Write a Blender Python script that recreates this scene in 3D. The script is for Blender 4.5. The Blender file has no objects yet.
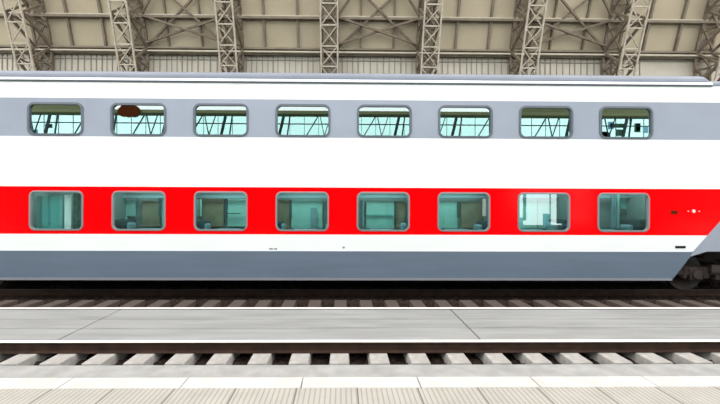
import bpy, bmesh, math, random
from mathutils import Vector, Matrix, noise
random.seed(7)
scn = bpy.context.scene
COL = scn.collection
F = 360.0                      # focal length in pixels for a 720 px wide frame
PX0, PY0 = 347.0, 202.0        # principal point
CAMZ = 2.15
YAW, ROLL = math.radians(-0.75), math.radians(0.21)
YT = 8.6                       # plane of the carriage side

# ------------------------------------------------------------------ camera
cam_d = bpy.data.cameras.new('camera')
cam = bpy.data.objects.new('camera', cam_d)
COL.objects.link(cam)
cam_d.sensor_width = 36.0
cam_d.lens = 18.0
cam_d.shift_x = (360 - PX0) / 720.0
cam_d.clip_end = 500
CM = Matrix.Rotation(YAW, 4, 'Z') @ Matrix.Rotation(math.pi/2, 4, 'X') @ Matrix.Rotation(ROLL, 4, 'Z')
cam.matrix_world = Matrix.Translation((0, 0, CAMZ)) @ CM
scn.camera = cam

def at(px, py, y):
    d = CM.to_3x3() @ Vector(((px - PX0)/F, (PY0 - py)/F, -1))
    k = y / d.y
    return Vector((d.x*k, y, CAMZ + d.z*k))

# ------------------------------------------------------------------ materials
def new_mat(name):
    m = bpy.data.materials.new(name); m.use_nodes = True
    nt = m.node_tree
    return m, nt, nt.nodes.get('Principled BSDF'), nt.nodes['Material Output']

def lin(r, g, b):
    def c(v):
        v /= 255.0
        return v/12.92 if v <= .04045 else ((v+.055)/1.055)**2.4
    return (c(r), c(g), c(b), 1)

def paint(name, col, rough=.4, spec=.5, metal=0, var=.0, vscale=3.0, bump=0, bscale=40, coat=0, stretch=(1, 1, 1)):
    m, nt, p, out = new_mat(name)
    p.inputs['Base Color'].default_value = col
    p.inputs['Roughness'].default_value = rough
    p.inputs['Specular IOR Level'].default_value = spec
    p.inputs['Metallic'].default_value = metal
    p.inputs['Coat Weight'].default_value = coat
    p.inputs['Coat Roughness'].default_value = .08
    tc = nt.nodes.new('ShaderNodeTexCoord')
    mp = nt.nodes.new('ShaderNodeMapping'); mp.inputs['Scale'].default_value = stretch
    nt.links.new(tc.outputs['Object'], mp.inputs['Vector'])
    if var:
        n = nt.nodes.new('ShaderNodeTexNoise'); n.inputs['Scale'].default_value = vscale
        n.inputs['Detail'].default_value = 5
        nt.links.new(mp.outputs['Vector'], n.inputs['Vector'])
        r = nt.nodes.new('ShaderNodeMapRange')
        r.inputs['From Min'].default_value = .3; r.inputs['From Max'].default_value = .7
        r.inputs['To Min'].default_value = 1-var; r.inputs['To Max'].default_value = 1+var
        nt.links.new(n.outputs['Fac'], r.inputs['Value'])
        x = nt.nodes.new('ShaderNodeMix'); x.data_type = 'RGBA'; x.blend_type = 'MULTIPLY'
        x.inputs[0].default_value = 1; x.inputs[6].default_value = col
        nt.links.new(r.outputs['Result'], x.inputs[7])
        nt.links.new(x.outputs[2], p.inputs['Base Color'])
    if bump:
        n2 = nt.nodes.new('ShaderNodeTexNoise'); n2.inputs['Scale'].default_value = bscale
        nt.links.new(mp.outputs['Vector'], n2.inputs['Vector'])
        b = nt.nodes.new('ShaderNodeBump'); b.inputs['Strength'].default_value = bump
        b.inputs['Distance'].default_value = .02
        nt.links.new(n2.outputs['Fac'], b.inputs['Height'])
        nt.links.new(b.outputs['Normal'], p.inputs['Normal'])
    return m

M = {}
M['white'] = paint('white_paint', (.86, .865, .86, 1), .35, .4, var=.015, vscale=.7)
M['red'] = paint('red_paint', (.95, .0002, .002, 1), .12, .12, var=.02, vscale=.8)
M['grey'] = paint('light_grey_paint', (.310, .335, .405, 1), .25, .4, var=.05, vscale=1.2)
M['slate'] = paint('slate_paint', (.132, .168, .222, 1), .35, .3, var=.06, vscale=1.5, stretch=(.4, 1, 3))
M['roofgrey'] = paint('roof_grey', (.165, .185, .225, 1), .4, .3, var=.08, vscale=2)
M['seal'] = paint('dark_grey_seal', (.05, .055, .065, 1), .5)
M['alu'] = paint('aluminium_trim', (.25, .24, .25, 1), .4, .4, .1)
M['upframe'] = paint('grey_window_frame', (.10, .12, .145, 1), .4)
M['gutter'] = paint('pale_gutter', (.80, .83, .87, 1), .3)
M['black'] = paint('black_steel', (.010, .010, .010, 1), .7, .1)
M['bogie'] = paint('brown_grey_bogie_steel', (.045, .031, .027, 1), .7, .3, var=.3, vscale=6)
M['wheel'] = paint('wheel_steel', (.062, .045, .042, 1), .6, .3, .2, var=.2, vscale=5)
M['hatch'] = paint('brown_socket', (.09, .02, .003, 1), .8, .05)
M['dirtytrim'] = paint('skirt_edge_paint', (.15, .155, .175, 1), .6, .2)
M['emblem'] = paint('pale_emblem', (.85, .70, .68, 1), .4)
M['teal'] = paint('teal_panel', (.26, .62, .55, 1), .6, var=.1, vscale=3)
M['olive'] = paint('olive_brown_door', (.21, .22, .14, 1), .6, var=.18, vscale=4)
M['tealdark'] = paint('dark_teal_trim', (.02, .075, .085, 1), .6)
M['curtain'] = paint('teal_curtain', (.15, .46, .44, 1), .8, .1)
M['whitecurtain'] = paint('white_curtain', (.95, .95, .95, 1), .8, .1)
M['greencurtain'] = paint('green_curtain', (.05, .14, .10, 1), .8, .1, var=.4, vscale=9)
M['berth'] = paint('dark_green_upholstery', (.02, .06, .07, 1), .8, .1)
M['pillow'] = paint('grey_blue_pillow', (.20, .36, .40, 1), .8, .1)
M['interior'] = paint('interior_lining', (.16, .26, .25, 1), .7, .2)
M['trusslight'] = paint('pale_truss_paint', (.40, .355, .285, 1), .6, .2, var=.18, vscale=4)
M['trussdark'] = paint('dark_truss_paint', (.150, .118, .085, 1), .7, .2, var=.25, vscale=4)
M['beam'] = paint('beam_paint', (.185, .155, .115, 1), .7, .2, var=.18, vscale=2)
M['beamlight'] = paint('pale_beam_paint', (.46, .415, .33, 1), .6, .2, var=.1, vscale=2)
M['roofboard'] = paint('cream_roof_lining', (.405, .347, .25, 1), .8, .1, var=.07, vscale=.5)
M['wallpanel'] = paint('cream_wall_sheet', (.46, .425, .355, 1), .7, .2, var=.08, vscale=.8)
M['batten'] = paint('brown_grey_batten', (.24, .22, .185, 1), .7, .2)
M['railtop'] = paint('worn_rail_head_sky_sheen', (.78, .74, .68, 1), .4, .5)  # pale base colour stands in for sky reflected off the worn steel
M['rail'] = paint('rusty_rail', (.035, .018, .012, 1), .8, .2, var=.3, vscale=6)
M['sleeper'] = paint('grey_brown_concrete', (.19, .17, .15, 1), .85, .2, var=.25, vscale=7, bump=.3)
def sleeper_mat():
    m = M['sleeper'] = paint('concrete_darker_far_end', (.33, .31, .285, 1), .85, .2, var=.25, vscale=7, bump=.3)
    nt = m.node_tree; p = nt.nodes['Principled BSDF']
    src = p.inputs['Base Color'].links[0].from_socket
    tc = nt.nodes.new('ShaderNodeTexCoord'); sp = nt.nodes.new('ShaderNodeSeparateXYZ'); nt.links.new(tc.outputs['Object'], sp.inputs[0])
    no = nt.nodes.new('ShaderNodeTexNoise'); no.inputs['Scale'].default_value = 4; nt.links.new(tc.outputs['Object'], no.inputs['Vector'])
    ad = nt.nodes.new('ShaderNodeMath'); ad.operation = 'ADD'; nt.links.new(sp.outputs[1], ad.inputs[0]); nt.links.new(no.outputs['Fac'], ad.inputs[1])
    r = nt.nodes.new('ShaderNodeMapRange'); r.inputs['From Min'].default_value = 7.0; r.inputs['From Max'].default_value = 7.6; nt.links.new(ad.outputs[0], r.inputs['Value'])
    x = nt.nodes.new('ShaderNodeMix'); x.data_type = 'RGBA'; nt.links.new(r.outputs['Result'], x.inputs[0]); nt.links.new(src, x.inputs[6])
    x.inputs[7].default_value = (.075, .058, .048, 1)  # concrete turns dark brown towards the sleeper end on the train side
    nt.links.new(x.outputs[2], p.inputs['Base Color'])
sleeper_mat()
M['slab'] = paint('grey_concrete_slab', (.25, .25, .24, 1), .85, .2, var=.16, vscale=2.5, bump=.2, stretch=(.3, 2.5, 1))
M['ledge'] = paint('pale_grey_concrete', (.29, .285, .27, 1), .9, .2, var=.15, vscale=5, bump=.3)
M['coping'] = paint('pale_coping_stone', (.47, .45, .42, 1), .8, .2, var=.10, vscale=5)
M['ballast'] = paint('brown_ballast', (.026, .017, .014, 1), .95, .1, var=.6, vscale=22, bump=1, bscale=30)
M['ground'] = paint('dark_earth', (.03, .022, .018, 1), .95, .1)
M['nearwall'] = paint('grey_green_masonry', (.10, .12, .105, 1), .85, .1, var=.25, vscale=.4)
M['olivebeam'] = paint('olive_beam', (.20, .215, .12, 1), .8, .1)
M['darkolive'] = paint('dark_olive_beam', (.05, .065, .03, 1), .8, .1)
M['gate'] = paint('blue_grey_gate', (.20, .46, .60, 1), .7, .1)
M['mullion'] = paint('dark_mullion', (.03, .05, .05, 1), .7, .1)

def glass_mat(name, refl, tint, gtint):
    m, nt, p, out = new_mat(name)
    nt.nodes.remove(p)
    t = nt.nodes.new('ShaderNodeBsdfTransparent'); t.inputs['Color'].default_value = tint
    g = nt.nodes.new('ShaderNodeBsdfGlossy'); g.inputs['Color'].default_value = gtint
    g.inputs['Roughness'].default_value = .0
    lw = nt.nodes.new('ShaderNodeLayerWeight'); lw.inputs['Blend'].default_value = .3
    r = nt.nodes.new('ShaderNodeMapRange')
    r.inputs['To Min'].default_value = refl; r.inputs['To Max'].default_value = min(1, refl + .5)
    nt.links.new(lw.outputs['Facing'], r.inputs['Value'])
    x = nt.nodes.new('ShaderNodeMixShader')
    nt.links.new(r.outputs['Result'], x.inputs[0])
    nt.links.new(t.outputs[0], x.inputs[1]); nt.links.new(g.outputs[0], x.inputs[2])
    nt.links.new(x.outputs[0], out.inputs['Surface'])
    return m
M['upglass'] = glass_mat('coated_upper_glass', .35, (.35, .5, .5, 1), (.86, 1, .985, 1))
M['loglass'] = glass_mat('tinted_lower_glass', .18, (.70, .92, .89, 1), (.85, 1, 1, 1))
M['clearglass'] = glass_mat('clear_hall_glass', .03, (.93, .97, .97, 1), (1, 1, 1, 1))

M['greenglass'] = glass_mat('green_tinted_hall_glass', .03, (.66, .98, .95, 1), (1, 1, 1, 1))

def tile_mat():
    m, nt, p, out = new_mat('ribbed_platform_tiles')
    p.inputs['Roughness'].default_value = .8
    p.inputs['Specular IOR Level'].default_value = .2
    tc = nt.nodes.new('ShaderNodeTexCoord')
    sep = nt.nodes.new('ShaderNodeSeparateXYZ'); nt.links.new(tc.outputs['Object'], sep.inputs[0])
    def math_n(op, a, b):
        n = nt.nodes.new('ShaderNodeMath'); n.operation = op
        for i, v in enumerate((a, b)):
            if isinstance(v, (int, float)): n.inputs[i].default_value = v
            else: nt.links.new(v, n.inputs[i])
        return n.outputs[0]
    fx = math_n('FRACT', math_n('DIVIDE', math_n('ADD', sep.outputs[0], 60.45), .6), 0)
    fy = math_n('FRACT', math_n('DIVIDE', math_n('ADD', sep.outputs[1], 60.02), .6), 0)
    jx = math_n('LESS_THAN', fx, .022); jy = math_n('LESS_THAN', fy, .022)
    joint = math_n('MAXIMUM', jx, jy)
    rib = math_n('GREATER_THAN', math_n('FRACT', math_n('MULTIPLY', fx, 12), 0), .72)
    dark = math_n('MAXIMUM', joint, math_n('MULTIPLY', rib, .45))
    no = nt.nodes.new('ShaderNodeTexNoise'); no.inputs['Scale'].default_value = 5
    nt.links.new(tc.outputs['Object'], no.inputs['Vector'])
    base = nt.nodes.new('ShaderNodeMix'); base.data_type = 'RGBA'
    base.inputs[6].default_value = (.30, .28, .245, 1); base.inputs[7].default_value = (.40, .375, .33, 1)
    nt.links.new(no.outputs['Fac'], base.inputs[0])
    x = nt.nodes.new('ShaderNodeMix'); x.data_type = 'RGBA'
    nt.links.new(dark, x.inputs[0]); nt.links.new(base.outputs[2], x.inputs[6])
    x.inputs[7].default_value = (.13, .12, .105, 1)
    nt.links.new(x.outputs[2], p.inputs['Base Color'])
    b = nt.nodes.new('ShaderNodeBump'); b.invert = True
    b.inputs['Strength'].default_value = .4; b.inputs['Distance'].default_value = .01
    nt.links.new(dark, b.inputs['Height']); nt.links.new(b.outputs['Normal'], p.inputs['Normal'])
    return m
M['tiles'] = tile_mat()

# ------------------------------------------------------------------ mesh builder
class MB:
    def __init__(s): s.v = []; s.f = []; s.m = []; s.mats = []
    def mi(s, mat):
        if mat not in s.mats: s.mats.append(mat)
        return s.mats.index(mat)
    def poly(s, pts, mat):
        b = len(s.v); s.v += [tuple(p) for p in pts]
        s.f.append(tuple(range(b, b+len(pts)))); s.m.append(s.mi(mat))
    def faces(s, pts, fs, mat):
        b = len(s.v); s.v += [tuple(p) for p in pts]; k = s.mi(mat)
        for f in fs: s.f.append(tuple(b+i for i in f)); s.m.append(k)
    def box(s, a, b, mat):
        (x0, y0, z0), (x1, y1, z1) = a, b
        P = [(x0,y0,z0),(x1,y0,z0),(x1,y1,z0),(x0,y1,z0),(x0,y0,z1),(x1,y0,z1),(x1,y1,z1),(x0,y1,z1)]
        s.faces(P, [(3,2,1,0),(4,5,6,7),(0,1,5,4),(1,2,6,5),(2,3,7,6),(3,0,4,7)], mat)
    def bar(s, a, b, w, d, mat, up=(0, -1, 0)):
        a = Vector(a); b = Vector(b); t = (b-a).normalized(); u = Vector(up)
        n = t.cross(u)
        if n.length < 1e-4: n = t.cross(Vector((1, 0, 0)))
        n.normalize(); q = n.cross(t).normalized()
        P = []
        for c in (a, b):
            for i, j in ((-1,-1),(1,-1),(1,1),(-1,1)): P.append(c + n*(i*w/2) + q*(j*d/2))
        s.faces(P, [(3,2,1,0),(4,5,6,7),(0,1,5,4),(1,2,6,5),(2,3,7,6),(3,0,4,7)], mat)
    def path(s, pts, w, d, mat):
        for a, b in zip(pts, pts[1:]): s.bar(a, b, w, d, mat)
    def prism(s, prof, x0, x1, mat, axis='x'):          # profile of (y, z) extruded along x
        n = len(prof)
        P = [(x0, y, z) for y, z in prof] + [(x1, y, z) for y, z in prof]
        fs = [tuple(range(n)), tuple(range(2*n-1, n-1, -1))]
        fs += [(i, i+n, (i+1) % n + n, (i+1) % n) for i in range(n)]
        s.faces(P, fs, mat)
    def cyl(s, c, r, y0, y1, mat, n=32):                # disc along y
        P = [(c[0]+r*math.cos(2*math.pi*i/n), y0, c[1]+r*math.sin(2*math.pi*i/n)) for i in range(n)]
        P += [(p[0], y1, p[2]) for p in P]
        fs = [tuple(range(n)), tuple(range(2*n-1, n-1, -1))]
        fs += [(i, (i+1) % n, (i+1) % n + n, i+n) for i in range(n)]
        s.faces(P, fs, mat)
    def vcyl(s, c, r, z0, z1, mat, n=16):
        P = [(c[0]+r*math.cos(2*math.pi*i/n), c[1]+r*math.sin(2*math.pi*i/n), z0) for i in range(n)]
        P += [(p[0], p[1], z1) for p in P]
        fs = [tuple(range(n)), tuple(range(2*n-1, n-1, -1))]
        fs += [(i, (i+1) % n, (i+1) % n + n, i+n) for i in range(n)]
        s.faces(P, fs, mat)
    def build(s, name, parent=None, smooth=False, bevel=0, fix=True):
        me = bpy.data.meshes.new(name)
        me.from_pydata(s.v, [], s.f)
        for mt in s.mats: me.materials.append(M[mt])
        for p, k in zip(me.polygons, s.m): p.material_index = k
        if fix:
            bm = bmesh.new(); bm.from_mesh(me)
            bmesh.ops.recalc_face_normals(bm, faces=bm.faces[:])
            bm.to_mesh(me); bm.free()
        if smooth:
            for p in me.polygons: p.use_smooth = True
        o = bpy.data.objects.new(name, me); COL.objects.link(o)
        if bevel:
            bv = o.modifiers.new('bevel', 'BEVEL'); bv.width = bevel; bv.segments = 2; bv.limit_method = 'ANGLE'
        if parent is not None:
            o.parent = parent
            o.matrix_parent_inverse = Matrix.Translation(-world_loc(parent))
        return o
def world_loc(o):
    l = Vector(o.location)
    return l if o.parent is None or o.type != 'EMPTY' else l + world_loc(o.parent)
def setp(o, label=None, cat=None, group=None, kind=None):
    for k, v in (('label', label), ('category', cat), ('group', group), ('kind', kind)):
        if v: o[k] = v
    return o
def thing(name, loc, label, cat, group=None):
    o = bpy.data.objects.new(name, None); COL.objects.link(o)
    o.empty_display_size = .3; o.location = loc
    return setp(o, label, cat, group)

# ================================================================== SETTING
X0, X1 = -34.0, 34.0
Dt = 21.0
def zpx(py, y): return CAMZ + (PY0 - py)/F*y
# curves of the lattice arches: distance y of the front chord at height z
def front_y(z):
    u = max(z - 11.0, -1.5)
    return 21.0 - .27*u - (.012*u*u if u > 0 else 0)
def rear_y(z):
    u = max(z - 11.69, -.1)
    return 22.6 - .27*u - (.012*u*u if u > 0 else 0)
ZE = 11.69          # eave height
ZTOP = 20.0
# roof lining behind the arches
mb = MB()
zs = [ZE - .05 + i*(ZTOP-ZE+.05)/10 for i in range(11)]
for a, b in zip(zs, zs[1:]):
    mb.poly([(X0, rear_y(a)+.22, a), (X1, rear_y(a)+.22, a), (X1, rear_y(b)+.22, b), (X0, rear_y(b)+.22, b)], 'roofboard')
for a, b in zip(zs, zs[1:]):
    mb.poly([(X0, rear_y(a)+.32, a+.05), (X0, rear_y(b)+.32, b+.05), (X1, rear_y(b)+.32, b+.05), (X1, rear_y(a)+.32, a+.05)], 'roofboard')
setp(mb.build('ceiling', fix=False), kind='structure')
# wall of vertical sheets below the eave
XP = at(640, 62, 22.9).x
mb = MB()
mb.box((X0, 22.9, -.3), (X1, 23.1, ZE+.3), 'wallpanel')
x = X0
while x < XP:
    mb.box((x, 22.86, 0), (x+random.choice((.035, .05, .07)), 22.9, ZE), 'batten'); x += random.uniform(.30, .44)
mb.box((X0, 22.85, zpx(61.5, 22.9)), (XP, 22.9, zpx(60.7, 22.9)), 'batten')
mb.box((XP, 22.85, zpx(59.2, 22.9)), (X1, 22.9, zpx(58.2, 22.9)), 'batten')
setp(mb.build('wall_back'), kind='structure')
# ground, platform
mb = MB()
mb.box((X0, -24, -.8), (X1, 24, -.42), 'ground')
setp(mb.build('ground'), kind='structure')
mb = MB()
mb.box((X0, -4, -.3), (X1, 3.58, .30), 'tiles')
setp(mb.build('floor'), kind='structure')
mb = MB()
n = int((X1-X0)/1.2)
for i in range(n):
    a = X0 + i*1.2
    mb.box((a, 3.58, .18), (a+1.19, 3.80, .305), 'coping')
mb.box((X0, 3.58, -.3), (X1, 3.75, .18), 'ledge')
setp(mb.build('trim_1', bevel=.008), kind='structure')
mb = MB()
mb.box((X0, 3.76, -.3), (X1, 4.66, .05), 'ledge')
setp(mb.build('trim_2', bevel=.02), kind='structure')

# ================================================================== ROOF STEELWORK
TS = 5.92; TX = -.79
def arch(k, label):
    xc = TX + k*TS
    root = thing('lattice_arch', (xc, front_y(0), -.3), label, 'roof arch', 'lattice arches of the station roof')
    hw = .485
    Z = [-.4, 4, 7, 9] + [9.6 + i*.95 for i in range(11)]
    for s in (-1, 1):
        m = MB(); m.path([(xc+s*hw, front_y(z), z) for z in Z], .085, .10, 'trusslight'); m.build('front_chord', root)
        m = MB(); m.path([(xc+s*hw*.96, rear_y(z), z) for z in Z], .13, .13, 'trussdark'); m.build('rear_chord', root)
    # front cross lacing with horizontal struts
    m = MB(); z = 8.0; h = 1.07
    while z < 18:
        a, b = z, z+h
        m.bar((xc-hw, front_y(a), a), (xc+hw, front_y(b), b), .05, .04, 'trusslight')
        m.bar((xc+hw, front_y(a)+.05, a), (xc-hw, front_y(b)+.05, b), .05, .04, 'trusslight')
        m.bar((xc-hw, front_y(a), a), (xc+hw, front_y(a), a), .07, .04, 'trusslight')
        z += h
    m.build('front_lacing', root)
    m = MB(); z = 8.3; h = 1.2
    while z < 18:
        a, b = z, z+h
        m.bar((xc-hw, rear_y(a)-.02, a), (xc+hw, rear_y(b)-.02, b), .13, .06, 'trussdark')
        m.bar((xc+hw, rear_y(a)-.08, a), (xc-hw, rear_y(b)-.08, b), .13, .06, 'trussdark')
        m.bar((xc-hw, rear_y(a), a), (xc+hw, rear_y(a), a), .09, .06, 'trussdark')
        z += h
    m.build('rear_lacing', root)
    for s in (-1, 1):
        m = MB(); z = 8.2; h = 1.15; j = 0
        while z < 18:
            a, b = z, z+h
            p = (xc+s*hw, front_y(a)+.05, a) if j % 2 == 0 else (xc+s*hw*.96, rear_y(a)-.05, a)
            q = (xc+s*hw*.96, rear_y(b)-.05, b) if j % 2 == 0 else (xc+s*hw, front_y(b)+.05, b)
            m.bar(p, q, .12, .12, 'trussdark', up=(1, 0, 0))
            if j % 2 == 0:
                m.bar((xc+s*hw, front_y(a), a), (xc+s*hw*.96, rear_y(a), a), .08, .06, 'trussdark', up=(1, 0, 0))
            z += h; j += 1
        m.build('side_lacing', root)
    return root
ARCH = ['leftmost lattice roof arch, leaning, over the first upper window',
        'second lattice roof arch from the left, behind the roof over the second upper window',
        'third lattice roof arch from the left, behind the roof over the third upper window',
        'upright lattice roof arch fourth from the left, between the fourth and fifth upper windows',
        'fifth lattice roof arch from the left, between the fifth and sixth upper windows',
        'sixth lattice roof arch from the left, just left of the seventh upper window',
        'seventh lattice roof arch from the left, above the last upper window',
        'dark lattice roof arch at the far right edge, beside the plain wall panel']
for i, k in enumerate(range(-3, 5)): arch(k, ARCH[i])

# eave beam and purlin
root = thing('eave_beam', (0, 22.5, ZE-.3), 'long double beam along the top of the sheeted wall', 'beam')
m = MB(); m.box((X0, 22.45, ZE-.05), (X1, 22.85, ZE+.06), 'beam'); m.box((X0, 22.62, ZE-.34), (X1, 22.85, ZE-.05), 'beam')
m.build('upper_flange', root)
m = MB(); m.box((X0, 22.40, ZE-.26), (X1, 22.60, ZE-.17), 'beamlight'); m.build('lower_flange', root)
m = MB(); m.box((X0, 22.55, ZE+.06), (X1, 22.85, ZE+.10), 'trussdark'); m.build('web_plate', root)
zp = 13.42
root = thing('purlin', (0, rear_y(zp), zp), 'long purlin crossing the cream roof boards above the eave beam', 'purlin')
m = MB(); y = rear_y(zp)
m.box((X0, y-.10, zp-.10), (X1, y+.17, zp+.05), 'beam'); m.build('lower_flange', root)
m = MB(); m.box((X0, y-.06, zp+.06), (X1, y+.17, zp+.13), 'beamlight'); m.build('upper_flange', root)
ORD = ['first', 'second', 'third', 'fourth', 'fifth', 'sixth', 'seventh', 'eighth']
for i, k in enumerate(range(-3, 4)):
    a = TX + k*TS; braced = k in (-2, 0, 2)
    for j, side in ((1, 'left'), (2, 'right')):
        x = (a + TS*(.5 + (j-1.5)*.345))*1.012 - .04
        m = MB(); Z = [ZE+.09 + t*.9 for t in range(8)]
        m.path([(x, rear_y(z)+.12, z) for z in Z], .09 if braced else .13, .18, 'beam')
        o = m.build('rafter')
        setp(o, '%s brown rafter on the cream roof between the %s and %s arches from the left' % (side, ORD[i], ORD[i+1]), 'rafter', 'rafters under the cream roof')
    if braced:
        root = thing('cross_bracing', (a+TS/2, rear_y(ZE), ZE),
            'crossed steel bracing under the roof between the %s and %s arches from the left' % (ORD[i], ORD[i+1]), 'bracing', 'cross bracings between arches')
        l, r = a+.5, a+TS-.5; w = r-l
        def brace(xa, za, xb, zb, dy):
            m = MB(); n = 4
            P = []
            for t in range(n+1):
                z = za + (zb-za)*t/n
                P.append((xa + (xb-xa)*t/n, rear_y(z)-dy, z))
            m.path(P, .13, .08, 'trussdark'); m.build('brace', root)
        zl, zm, zt = ZE+.15, zp, zp+2.45
        brace(l, zl, r, zt, .02); brace(r, zl, l, zt, .10)
        brace(l, zl+.1, r, zm-.05, .18); brace(r, zl+.1, l, zm-.05, .26)
        brace(l, zm+.1, l+w*.5, zt+.6, .18); brace(r, zm+.1, r-w*.5, zt+.6, .26)

# ================================================================== NEAR SIDE OF THE HALL (behind the camera)
YN = -20.0
NX = 75.0
NK = 12
zg0, zg1 = 6.6, 11.0
ox0, ox1 = 16.8, 26.0        # open gateway in the masonry
m = MB()
m.box((-NX, YN-.3, -.3), (ox0, YN, zg0), 'nearwall')
m.box((ox1, YN-.3, -.3), (NX, YN, zg0), 'nearwall')
m.box((ox0, YN-.3, 4.6), (ox1, YN, zg0), 'nearwall')
for i in range(-NK, NK+1):
    m.box((TX+i*TS-.5, YN-.1, 0), (TX+i*TS+.5, YN+.25, zg0), 'nearwall')
m.box((ox0+2.1, YN-.2, .3), (ox0+2.35, YN, 4.6), 'mullion')
m.box((ox0, YN-.2, 3.2), (ox1, YN-.1, 3.3), 'gate')
m.box((ox0, YN-.2, -.3), (ox0+2.1, YN-.1, .6), 'gate')
m.box((ox0+4.2, YN-.2, -.3), (ox0+5, YN-.1, 1.0), 'gate')
m.box((ox0+6.2, YN-.2, -.3), (ox1, YN-.1, .2), 'gate')
m.box((ox0+6.6, YN-.2, 1.5), (ox1-.2, YN-.1, 2.4), 'gate')
m.box((ox0+4.9, YN-.2, -.3), (ox0+5.0, YN-.1, 4.6), 'gate')
m.box((ox0+.6, YN-.2, .6), (ox0+1.5, YN-.1, 1.9), 'gate')
setp(m.build('wall_front'), kind='structure')
m = MB(); m.box((-NX, YN-.3, zg1), (NX, YN+.2, zg1+.2), 'darkolive'); m.box((-NX, YN-.3, zg1+.2), (NX, YN+.1, zg1+.55), 'olivebeam'); setp(m.build('trim_3'), kind='structure')
gl = MB(); gl.poly([(-NX, YN-.1, zg0), (NX, YN-.1, zg0), (NX, YN-.1, zg1), (-NX, YN-.1, zg1)], 'greenglass')
setp(gl.build('window_1'), kind='structure')
m = MB()
x = -NX
while x < NX:
    m.box((x-.02, YN-.1, zg0), (x+.02, YN-.04, zg1), 'mullion'); x += 1.48
for z in (7.6, 8.9, 10.2):
    m.box((-NX, YN-.1, z-.05), (NX, YN-.02, z+.05), 'mullion')
for i in range(-NK, NK+1):
    xa = TX+i*TS
    m.bar((xa-.3, YN+.3, zg0), (xa+.7, YN+.3, zg1), .28, .1, 'mullion')
    m.bar((xa+.7, YN+.1, zg0), (xa+1.3, YN+.1, zg1), .13, .1, 'mullion')
    m.bar((xa-1.9, YN+.1, zg0), (xa-.4, YN+.1, zg1), .08, .1, 'mullion')
    m.bar((xa+4.4, YN+.1, zg1), (xa+5.3, YN+.1, zg0), .08, .1, 'mullion')
    m.bar((xa+1.6, YN+.1, zg0), (xa+4.2, YN+.1, zg1), .10, .1, 'mullion')
for i in range(16):
    xa = random.choice((random.uniform(26, 34), random.uniform(26, 34), random.uniform(-33, -27))); za = random.uniform(zg0, 10.3)
    m.box((xa, YN-.08, za), (xa+random.uniform(.4, 1.6), YN-.03, min(zg1, za+random.uniform(.3, 1.0))), random.choice(('gate', 'greencurtain', 'mullion')))
setp(m.build('trim_4'), kind='structure')
m = MB(); c = at(129.5, 110.5, 8.62*2-YN)
m.cyl((c.x, c.z), .75, YN+.1, YN+.4, 'hatch'); m.cyl((c.x+.6, c.z-.15), .6, YN+.12, YN+.42, 'hatch'); m.cyl((c.x-.5, c.z-.2), .5, YN+.12, YN+.38, 'hatch'); setp(m.build('trim_5'), kind='structure')
# roof slope over the near side: boarded at both ends, glazed in the middle
m = MB()
for xa, xb, mt in ((-NX, -25, 'olivebeam'), (-25, 16.5, 'clearglass'), (16.5, NX, 'olivebeam')):
    m.poly([(xa, YN, zg1+.55), (xb, YN, zg1+.55), (xb, YN+1.6, 15.5), (xa, YN+1.6, 15.5)], mt)
setp(m.build('window_2'), kind='structure')

# ================================================================== TRACKS
def rail(y, z, label, top='railtop'):
    h = .18
    root = thing('rail', (0, y, z), label, 'rail')
    pr = [(-.075, 0), (.075, 0), (.075, .012), (.012, .03), (.012, .135), (.034, .145), (.036, .172), (-.036, .172), (-.034, .145), (-.012, .135), (-.012, .03), (-.075, .012)]
    m = MB(); m.prism([(y+a, z+b*.8) for a, b in pr], X0, X1, 'rail'); m.build('rail_body', root)
    pr = [(-.036, .172), (.036, .172), (.030, .184), (-.030, .184)]
    m = MB(); m.prism([(y+a, z+b*.8) for a, b in pr], X0, X1, top); o = m.build('rail_head', root)
    if top == 'railtop': o['label'] = 'shiny worn top of the rail'
YR1, YR2 = 5.07, 6.64
rail(YR1, .05, 'rusty rail of the empty track nearest the platform')
rail(YR2, .05, 'rail of the empty track on the side towards the train')
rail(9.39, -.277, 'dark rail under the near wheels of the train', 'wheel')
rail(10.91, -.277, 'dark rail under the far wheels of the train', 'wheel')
# sleepers of the empty track
def sleeper_mesh():
    m = MB()
    pr = [(-.15, -.14), (.15, -.14), (.125, .05), (-.125, .05)]
    P = [(a, 4.69, b) for a, b in pr] + [(a, 7.72, b) for a, b in pr]
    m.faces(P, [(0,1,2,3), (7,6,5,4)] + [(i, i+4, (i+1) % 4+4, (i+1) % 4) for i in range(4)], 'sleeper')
    return m
first = None
for i in range(-20, 21):
    x = -1.10 + .535*i
    if first is None:
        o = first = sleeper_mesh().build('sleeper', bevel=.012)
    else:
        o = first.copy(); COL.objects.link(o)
    o.location.x = x
    setp(o, 'concrete sleeper in dark ballast under the empty track', 'sleeper', 'sleepers of the empty track')
# slabs between the rails
for (a, b, lb) in ((5.14, 5.60, 'grey concrete slab strip beside the rail nearest the platform'),
                   (5.62, 6.03, 'grey concrete slab strip in the middle of the empty track'),
                   (6.05, 6.57, 'grey concrete slab strip beside the rail nearest the train')):
    m = MB()
    x = X0
    while x < X1:
        m.box((x, a, .02), (x+5.98, b, .188), 'slab'); x += 6
    setp(m.build('crossing_slab', bevel=.008), lb, 'concrete slab')
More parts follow.
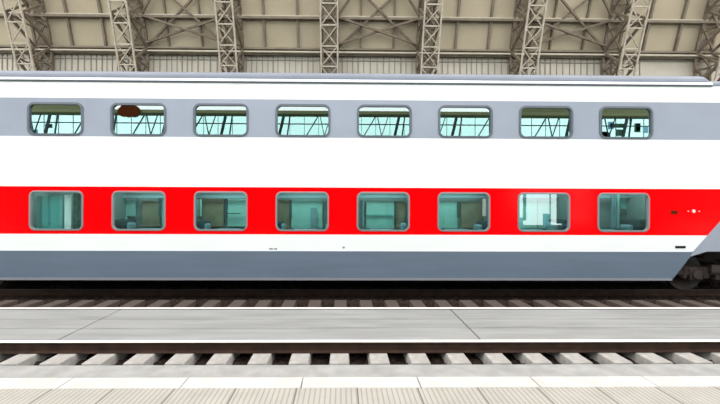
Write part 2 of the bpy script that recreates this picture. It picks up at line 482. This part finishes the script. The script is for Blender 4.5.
# ballast
m = MB(); nx, ny = 420, 96
bx0, bx1, by0, by1 = -12.5, 12.5, 4.66, 12.2
P = []
for j in range(ny+1):
    y = by0 + (by1-by0)*j/ny
    for i in range(nx+1):
        x = bx0 + (bx1-bx0)*i/nx
        base = -.075 if y < 7.9 else (-.06 - .24*min(1, (y-7.9)/.6))
        if 7.72 < y < 8.1: base += .06
        P.append((x, y, base + .055*noise.noise(Vector((x*13, y*13, .3))) + .02*noise.noise(Vector((x*30, y*30, 2)))))
m.faces(P, [(j*(nx+1)+i, j*(nx+1)+i+1, (j+1)*(nx+1)+i+1, (j+1)*(nx+1)+i) for j in range(ny) for i in range(nx)], 'ballast')
setp(m.build('ballast', fix=False), 'dark brown stone ballast around the sleepers of both tracks', 'ballast', kind='stuff')

# ================================================================== TRAIN
def S(px, py): p = at(px, py, YT); return p.x, p.z
ZC = lambda py: at(345, py - (1.1 if py < 145 else .45), YT).z
z_skirt, z_slate, z_red0, z_red1 = ZC(280.3), ZC(251.3), ZC(235), ZC(188)
z_gr0, z_gr1, z_gut = ZC(139), ZC(101), ZC(84.6)
lx = [S(p, 211)[0] for p in (56.5, 139.5, 222.3, 303, 383.3, 462.2, 542.6, 623.3)]
pitch = (lx[-1]-lx[0])/7
LX = [lx[0] + i*pitch for i in range(8)]
ux = [S(p, 121)[0] for p in (55.5, 138.5, 221, 303, 384, 465, 545.5, 626)]
UX = [ux[0] + i*(ux[-1]-ux[0])/7 for i in range(8)]
XCEN = S(340, 260)[0]
XA = S(672, 280)[0] - XCEN        # half length between the bogie cut-outs
XE = XA + 5.2                     # half length of the body
xl, xr = XCEN-XE, XCEN+XE
train = thing('train_car', (XCEN, 10.15, -.13), 'white double deck railway carriage with red window band and grey skirt', 'train')

def rrect(cx, cz, w, h, r, n=6):
    pts = []
    for qx, qz, a0 in ((1, 1, 0), (-1, 1, 90), (-1, -1, 180), (1, -1, 270)):
        for i in range(n+1):
            a = math.radians(a0 + 90*i/n)
            pts.append((cx + qx*(w/2-r) + r*math.cos(a), cz + qz*(h/2-r) + r*math.sin(a)))
    return pts
body = MB()
def panel(pts, mat): body.poly([(x, YT, z) for x, z in pts], mat)
def hole_cell(x0, x1, z0, z1, cx, cz, w, h, r, mat, n=6):
    L = rrect(cx, cz, w, h, r, n); C = [(x1, z1), (x0, z1), (x0, z0), (x1, z0)]
    k = n+1
    for q in range(4):
        arc = L[q*k:(q+1)*k]
        for a, b in zip(arc, arc[1:]): panel([C[q], a, b], mat)
        panel([C[q], arc[-1], L[((q+1) % 4)*k], C[(q+1) % 4]], mat)
    for a, b in zip(L, L[1:]+L[:1]):
        body.poly([(a[0], YT, a[1]), (b[0], YT, b[1]), (b[0], YT+.07, b[1]), (a[0], YT+.07, a[1])], 'seal')
LW, LH = 1.245, ZC(192.6)-ZC(231.2)
UW, UH = 1.29, ZC(106)-ZC(138)
lz = (ZC(192.6)+ZC(231.2))/2; uz = (ZC(106)+ZC(138))/2
lx0, lx1 = LX[0]-pitch/2, LX[-1]+pitch/2
for c in LX: hole_cell(c-pitch/2, c+pitch/2, z_red0, z_red1, c, lz, LW, LH, .13, 'red')
up = UX[1]-UX[0]
for c in UX: hole_cell(c-up/2, c+up/2, z_gr0, z_gr1, c, uz, UW, UH, .15, 'grey')
ux0, ux1 = UX[0]-up/2, UX[-1]+up/2
panel([(xl, z_gr0), (ux0, z_gr0), (ux0, z_gr1), (xl, z_gr1)], 'grey')
panel([(ux1, z_gr0), (xr, z_gr0), (xr, z_gr1), (ux1, z_gr1)], 'grey')
panel([(xl, z_gr1), (xr, z_gr1), (xr, z_gut), (xl, z_gut)], 'white')
panel([(xl, z_red1), (xr, z_red1), (xr, z_gr0), (xl, z_gr0)], 'white')
# lower bands end on a diagonal at both ends
d0 = S(693, 252); d1 = S(720, 222)
sl = (d1[0]-d0[0])/(d1[1]-d0[1])
def dx(z): return d0[0] + sl*(z-z_slate)
def mir(x): return 2*XCEN - x
for f in (lambda x: x, mir):
    e = xr if f(1) == 1 else xr
    q0 = lx1 if f is not mir else mir(lx0)
    panel([(f(q0), z_red0), (f(dx(z_red0)), z_red0), (f(dx(z_red1)), z_red1), (f(q0), z_red1)], 'red')
    panel([(f(dx(z_slate)), z_slate), (f(e), z_slate), (f(e), z_red1), (f(dx(z_red1)), z_red1)], 'grey')
    # wheel-arch fillet
    a = S(672, 280.3); b = S(690.5, 256.5); c = S(707, 251.5)
    panel([(f(XCEN), z_skirt), (f(a[0]), z_skirt), (f(b[0]), b[1]), (f(d0[0]), z_slate), (f(XCEN), z_slate)], 'slate')
    panel([(f(b[0]), b[1]), (f(c[0]), z_slate), (f(d0[0]), z_slate)], 'grey')
panel([(mir(dx(z_slate)), z_slate), (dx(z_slate), z_slate), (dx(z_red0), z_red0), (mir(dx(z_red0)), z_red0)], 'white')
# far side, ends, underside
yb = YT + 3.1
body.poly([(xl, yb, z_slate), (xr, yb, z_slate), (xr, yb, z_gut), (xl, yb, z_gut)], 'white')
body.poly([(mir(S(672,280)[0]), yb, z_skirt), (S(672,280)[0], yb, z_skirt), (S(690,256)[0], yb, z_slate), (mir(S(690,256)[0]), yb, z_slate)], 'slate')
for x in (xl, xr): body.poly([(x, YT, z_slate), (x, yb, z_slate), (x, yb, z_gut), (x, YT, z_gut)], 'white')
body.poly([(xl, YT, z_slate), (xr, YT, z_slate), (xr, yb, z_slate), (xl, yb, z_slate)], 'black')
a = S(672, 280.3)[0]; b = S(690.5, 256.5)
body.poly([(mir(a), YT, z_skirt), (a, YT, z_skirt), (a, yb, z_skirt), (mir(a), yb, z_skirt)], 'black')
for f in (lambda x: x, mir):
    body.poly([(f(a), YT, z_skirt), (f(a), yb, z_skirt), (f(b[0]), yb, b[1]), (f(b[0]), YT, b[1])], 'black')
    body.poly([(f(b[0]), YT, b[1]), (f(b[0]), yb, b[1]), (f(c[0]), yb, z_slate), (f(c[0]), YT, z_slate)], 'black')
# joins the windows cut out of line between the two decks
panel([(lx0, z_red0-.001), (lx1, z_red0-.001), (lx1, z_red0), (lx0, z_red0)], 'red')
bo = body.build('body_shell', train, fix=False)

# bottom edge strip of the skirt
m = MB(); m.prism([(YT-.03, z_skirt-.005), (YT+.03, z_skirt-.03), (YT+.03, z_skirt+.05), (YT, z_skirt+.05)], mir(a)+.02, a-.02, 'dirtytrim')
m.build('skirt_trim', train)
# stripe edge between white and slate
m = MB(); m.box((mir(d0[0])+.03, YT-.006, z_slate-.01), (d0[0]-.03, YT+.01, z_slate+.012), 'gutter'); m.build('rubbing_strip', train)
# gutter and roof
m = MB()
m.box((xl, YT-.02, z_gut-.012), (S(712, 84)[0], YT+.06, z_gut+.02), 'upframe'); m.build('roof_seam', train)
m = MB()
m.prism([(YT-.05, z_gut+.02), (YT+.05, z_gut+.02), (YT+.05, z_gut+.075), (YT-.02, z_gut+.085), (YT-.05, z_gut+.06)], xl, S(711, 84)[0], 'gutter'); m.build('gutter', train)
def roofprof(z0, h, half=1.55, n=28):
    P = []
    for i in range(n+1):
        t = math.pi*i/n
        cx, sx = math.cos(t), math.sin(t)
        P.append((10.15 - half*math.copysign(abs(cx)**.72, cx), z0 + h*abs(sx)**.8))
    return P
xe0 = S(708, 78)[0]; xe1 = S(715, 80)[0]
m = MB()
p0 = roofprof(z_gut+.06, .40)
p1 = roofprof(z_gut+.02, .30, 1.5)
n = len(p0)
rings = [(xl, p0), (xe0, p0), (xe1, p1), (xr, p1)]
P = [(x, y, z) for x, pr in rings for y, z in pr]
m.faces(P, [(r*n+i, (r+1)*n+i, (r+1)*n+i+1, r*n+i+1) for r in range(3) for i in range(n-1)], 'roofgrey')
m.faces([(xl, y, z) for y, z in p0], [tuple(range(n))], 'roofgrey')
m.faces([(xr, y, z) for y, z in p1], [tuple(range(n))], 'roofgrey')
m.build('roof', train, smooth=False, fix=True)
def window(cx, cz, w, h, r, frame, glass, fw, gname):
    m = MB(); n = 6
    A = rrect(cx, cz, w+.02, h+.02, r+.01, n); B = rrect(cx, cz, w-2*fw, h-2*fw, max(.03, r-fw), n)
    k = len(A); y0, y1 = YT-.018, YT+.045
    P = [(x, y0, z) for x, z in A] + [(x, y0-.004, z) for x, z in B] + [(x, y1, z) for x, z in A] + [(x, y1, z) for x, z in B]
    fs = []
    for i in range(k):
        j = (i+1) % k
        fs += [(i, j, k+j, k+i), (2*k+i, 3*k+i, 3*k+j, 2*k+j), (i, 2*k+i, 2*k+j, j), (k+i, k+j, 3*k+j, 3*k+i)]
    m.faces(P, fs, frame)
    f = m.build('window_frame', train)
    m = MB(); m.poly([(x, YT+.02, z) for x, z in B], glass); m.build('glass', f)
    return f
for c in LX: window(c, lz, LW, LH, .13, 'alu', 'loglass', .026, 'lower')
for c in UX: window(c, uz, UW, UH, .15, 'upframe', 'upglass', .038, 'upper')

# ---- inside: decks, partitions, compartment walls
zf, zm, zc = z_slate-.05, ZC(176), z_gut+.02
yi = 9.75
m = MB()
m.box((lx0, YT+.1, zm-.05), (lx1, yb-.1, zm+.05), 'interior'); m.build('upper_deck_floor', train)
m = MB(); m.box((lx0, YT+.1, zf-.35), (lx1, yb-.1, zf-.3), 'interior'); m.build('lower_deck_floor', train)
m = MB(); m.box((ux0, YT+.1, zc-.1), (ux1, yb-.1, zc-.06), 'interior'); m.build('upper_ceiling', train)
for i in range(9):
    x = lx0 + i*pitch
    m = MB(); m.box((x-.02, YT+.09, zf-.3), (x+.02, yi, zm-.05), 'interior'); m.build('partition', train)
    m = MB(); m.box((x-.02, YT+.09, zm+.05), (x+.02, yi+.6, zc-.1), 'interior'); m.build('partition', train)
m = MB(); m.box((lx0, yi+.02, zf-.3), (lx1, yi+.06, zm-.05), 'interior'); m.build('compartment_wall', train)
m = MB(); m.box((ux0, yi+.6, zm+.05), (ux1, yi+.64, zc-.1), 'tealdark'); m.build('compartment_wall', train)
def W(i, u0, v0, u1, v1, y, mat, name, thick=.03, fold=0):
    """rectangle in window i in the 559x404 crop, on the inner plane y"""
    org = (20, 104, 186, 267, 347, 427, 507, 588)[i]
    a = at(org + u0/7.764, 184 + v0/7.764, y); b = at(org + u1/7.764, 184 + v1/7.764, y)
    m = MB()
    if fold:
        nn = fold*8
        P = []
        for t in range(nn+1):
            x = a.x + (b.x-a.x)*t/nn
            yy = y + .03*math.sin(t/8*2*math.pi)
            P += [(x, yy, b.z), (x, yy, a.z)]
        m.faces(P, [(2*t, 2*t+2, 2*t+3, 2*t+1) for t in range(nn)], mat)
        return m.build(name, train, smooth=True, fix=False)
    m.box((a.x, y-thick/2, b.z), (b.x, y+thick/2, a.z), mat)
    return m.build(name, train)
yc = 8.85
def fillglow_mat():
    m, nt, p, out = new_mat('added_fill_glow')
    p.inputs['Emission Color'].default_value = (.9, 1, .97, 1); p.inputs['Emission Strength'].default_value = 8.5
    M['fillglow'] = m
fillglow_mat()
for c in LX:
    m = MB(); m.box((c-.7, 8.95, zm-.10), (c+.7, 9.3, zm-.055), 'fillglow'); m.build('fill_panel', train)  # glowing panel under the deck, added to brighten the lower compartments
# window 1: teal curtain drawn, white curtain strip, green curtain
W(0, 130, 95, 330, 380, yc, 'curtain', 'curtain', fold=3)
W(0, 345, 85, 398, 380, yc-.02, 'whitecurtain', 'curtain', fold=1)
W(0, 415, 70, 520, 380, yc, 'greencurtain', 'curtain', fold=3)
# window 2
W(1, 130, 115, 245, 250, yi-.05, 'teal', 'wall_panel'); W(1, 300, 130, 435, 330, yi-.05, 'olive', 'door_panel')
W(1, 425, 110, 445, 250, yi-.15, 'tealdark', 'door_post'); W(1, 448, 110, 500, 345, yc+.1, 'teal', 'curtain', fold=2)
W(1, 160, 255, 180, 345, yi-.1, 'teal', 'table_leg')
# window 3
W(2, 130, 115, 295, 330, yi-.05, 'olive', 'door_panel'); W(2, 325, 115, 470, 330, yi-.05, 'teal', 'wall_panel')
W(2, 300, 115, 320, 260, yi-.1, 'tealdark', 'door_post'); W(2, 88, 120, 122, 250, yi-.2, 'teal', 'curtain', fold=1)
W(2, 320, 225, 420, 232, yi-.15, 'tealdark', 'panel_rail')
# window 4
W(3, 85, 125, 175, 345, yi-.05, 'olive', 'door_panel'); W(3, 190, 120, 430, 345, yi-.05, 'teal', 'wall_panel')
W(3, 175, 125, 192, 260, yi-.1, 'tealdark', 'door_post'); W(3, 340, 185, 385, 345, yi-.15, 'pillow', 'cushion')
# window 5
W(4, 150, 135, 365, 345, yi-.05, 'teal', 'wall_panel'); W(4, 380, 135, 450, 345, yi-.05, 'olive', 'door_panel')
W(4, 366, 135, 382, 280, yi-.1, 'tealdark', 'door_post'); W(4, 150, 238, 350, 246, yi-.1, 'curtain', 'panel_rail')
W(4, 95, 130, 130, 330, yc+.15, 'pillow', 'curtain', fold=1)
# window 6
W(5, 90, 140, 235, 345, yi-.05, 'teal', 'wall_panel'); W(5, 265, 140, 420, 345, yi-.05, 'olive', 'door_panel')
W(5, 235, 140, 256, 260, yi-.1, 'tealdark', 'door_post'); W(5, 428, 115, 462, 250, yc+.15, 'whitecurtain', 'curtain', fold=1)
# window 7
W(6, 90, 120, 230, 345, yi-.05, 'teal', 'wall_panel'); W(6, 240, 120, 470, 345, yi-.05, 'teal', 'wall_panel')
# window 8
W(7, 228, 80, 240, 345, yi-.3, 'teal', 'curtain_post'); W(7, 250, 118, 440, 195, yi-.05, 'curtain', 'wall_panel')
W(7, 250, 215, 440, 345, yi-.05, 'greencurtain', 'wall_panel'); W(7, 445, 90, 480, 345, yc+.1, 'curtain', 'curtain', fold=1)
W(7, 180, 90, 215, 345, yi-.4, 'pillow', 'curtain', fold=2)
for i in range(1, 8):
    W(i, 85, 88, 475, 108, yi-.2, 'pillow', 'luggage_shelf')
    c = LX[i]; zb = at(345, 222, 9.2).z
    for s in (-1, 1):
        m = MB(); xx = c + s*(pitch/2-.24)
        m.box((xx-.2, YT+.15, zf-.3), (xx+.2, yi-.05, zb-.28), 'berth'); m.build('berth', train, bevel=.03)
        m = MB(); m.box((xx-.2+s*.12, YT+.3, zb-.28), (xx+.2+s*.05 if s < 0 else xx+.22, yi-.2, zb-.02+random.uniform(0, .12)), 'berth'); m.build('seat_back', train, bevel=.04)
        m = MB(); px_ = xx - s*.08
        m.box((px_-.12, 9.1, zb-.28), (px_+.12, 9.45, zb-.06+random.uniform(0, .1)), 'pillow'); m.build('pillow', train, bevel=.05)
    m = MB(); m.box((c-.28, YT+.12, zb-.22), (c+.28, YT+.72, zb-.18), 'pillow'); m.build('folding_table', train, bevel=.01)

# ---- small fittings on the side
def plate(px0, py0, px1, py1, mat, name, proud=.012):
    a = S(px0, py0); b = S(px1, py1); m = MB()
    m.box((a[0], YT-proud, b[1]), (b[0], YT+.01, a[1]), mat)
    return m.build(name, train)
plate(675.2, 245.9, 685.3, 248.2, 'black', 'step_slot')['label'] = 'black slot in the white stripe'
o = plate(671, 210.6, 677, 214, 'hatch', 'socket_cover'); o['label'] = 'small brown cover on the red band'
m = MB(); c = S(693.5, 211.2)
m.cyl(c, .040, YT-.012, YT+.005, 'emblem', 20)
for s in (-1, 1):
    m.cyl((c[0]+s*.135, c[1]-.002), .014, YT-.011, YT+.005, 'emblem', 12)
m.build('emblem', train)['label'] = 'tiny pale emblem on the red band'
for (p, q) in ((269.2, 273), (274, 277.2)):
    plate(p, 248.2, q, 249.6, 'alu', 'stencil_mark', .004)
plate(342.5, 246.6, 344.8, 248.4, 'alu', 'stencil_mark', .004)

# ---- bogies
def bogie(xc):
    DZ = -.18
    class MB(globals()['MB']):
        def build(s, *a, **k):
            s.v = [(x, y, z+DZ) for x, y, z in s.v]
            return super().build(*a, **k)
    m = MB()
    for yy in (9.08, 11.1):
        m.prism([(yy-.06, .50), (yy+.06, .50), (yy+.06, .72), (yy-.06, .72)], xc-1.75, xc+1.75, 'bogie')
        m.prism([(yy-.07, .38), (yy+.07, .38), (yy+.07, .52), (yy-.07, .52)], xc-.75, xc+.75, 'bogie')
    m.box((xc-.3, 9.1, .45), (xc+.3, 11.1, .72), 'bogie')
    for s in (-1, 1): m.box((xc+s*1.25-.08, 9.1, .45), (xc+s*1.25+.08, 11.1, .62), 'bogie')
    b = m.build('bogie', train, bevel=.02)
    for s in (-1, 1):
        wx = xc + s*1.25
        for yy, sg in ((9.33, -1), (10.84, 1)):
            w = MB()
            w.cyl((wx, .525), .475, yy, yy+.13, 'wheel', 40)
            w.cyl((wx, .525), .36, yy-.012, yy+.142, 'bogie', 40)
            w.cyl((wx, .525), .13, yy-.05, yy+.18, 'wheel', 24)
            fy = yy+.13 if sg < 0 else yy-.03
            w.cyl((wx, .525), .503, fy, fy+.03, 'wheel', 40)
            w.build('wheel', b)
        w = MB(); w.cyl((wx, .525), .085, 9.1, 11.1, 'wheel', 16); w.build('axle', b)
        for yy in (9.0, 11.08):
            w = MB(); w.box((wx-.17, yy, .38), (wx+.17, yy+.14, .66), 'bogie'); w.cyl((wx, .525), .12, yy-.04, yy+.16, 'wheel', 20); w.build('axle_box', b, bevel=.02)
            for d in (-.28, .28):
                w = MB()
                for q in range(5): w.vcyl((wx+d, yy+.07), .075, .44+q*.05, .47+q*.05, 'wheel')
                w.vcyl((wx+d, yy+.07), .055, .42, .70, 'bogie'); w.build('coil_spring', b)
    w = MB(); w.box((xc-.22, 8.98, .40), (xc+.22, 9.12, .88), 'bogie'); w.vcyl((xc, 8.96), .09, .4, .8, 'wheel'); w.build('air_spring', b)
    w = MB(); w.box((xc-.95, 8.92, .58), (xc-.45, 9.0, .78), 'wheel'); w.build('damper', b)
    w = MB(); w.box((xc+.45, 8.92, .58), (xc+.95, 9.0, .78), 'wheel'); w.build('damper', b)
bc = XA + 2.25
bogie(XCEN + bc); bogie(XCEN - bc)

# ================================================================== LIGHT
w = bpy.data.worlds.new('sky'); scn.world = w; w.use_nodes = True
bg = w.node_tree.nodes['Background']
bg.inputs['Color'].default_value = (.99, .985, .985, 1)
bg.inputs['Strength'].default_value = 2.85
vs = scn.view_settings
vs.view_transform = 'Standard'; vs.look = 'None'; vs.gamma = 1; vs.exposure = 0; vs.use_curve_mapping = False
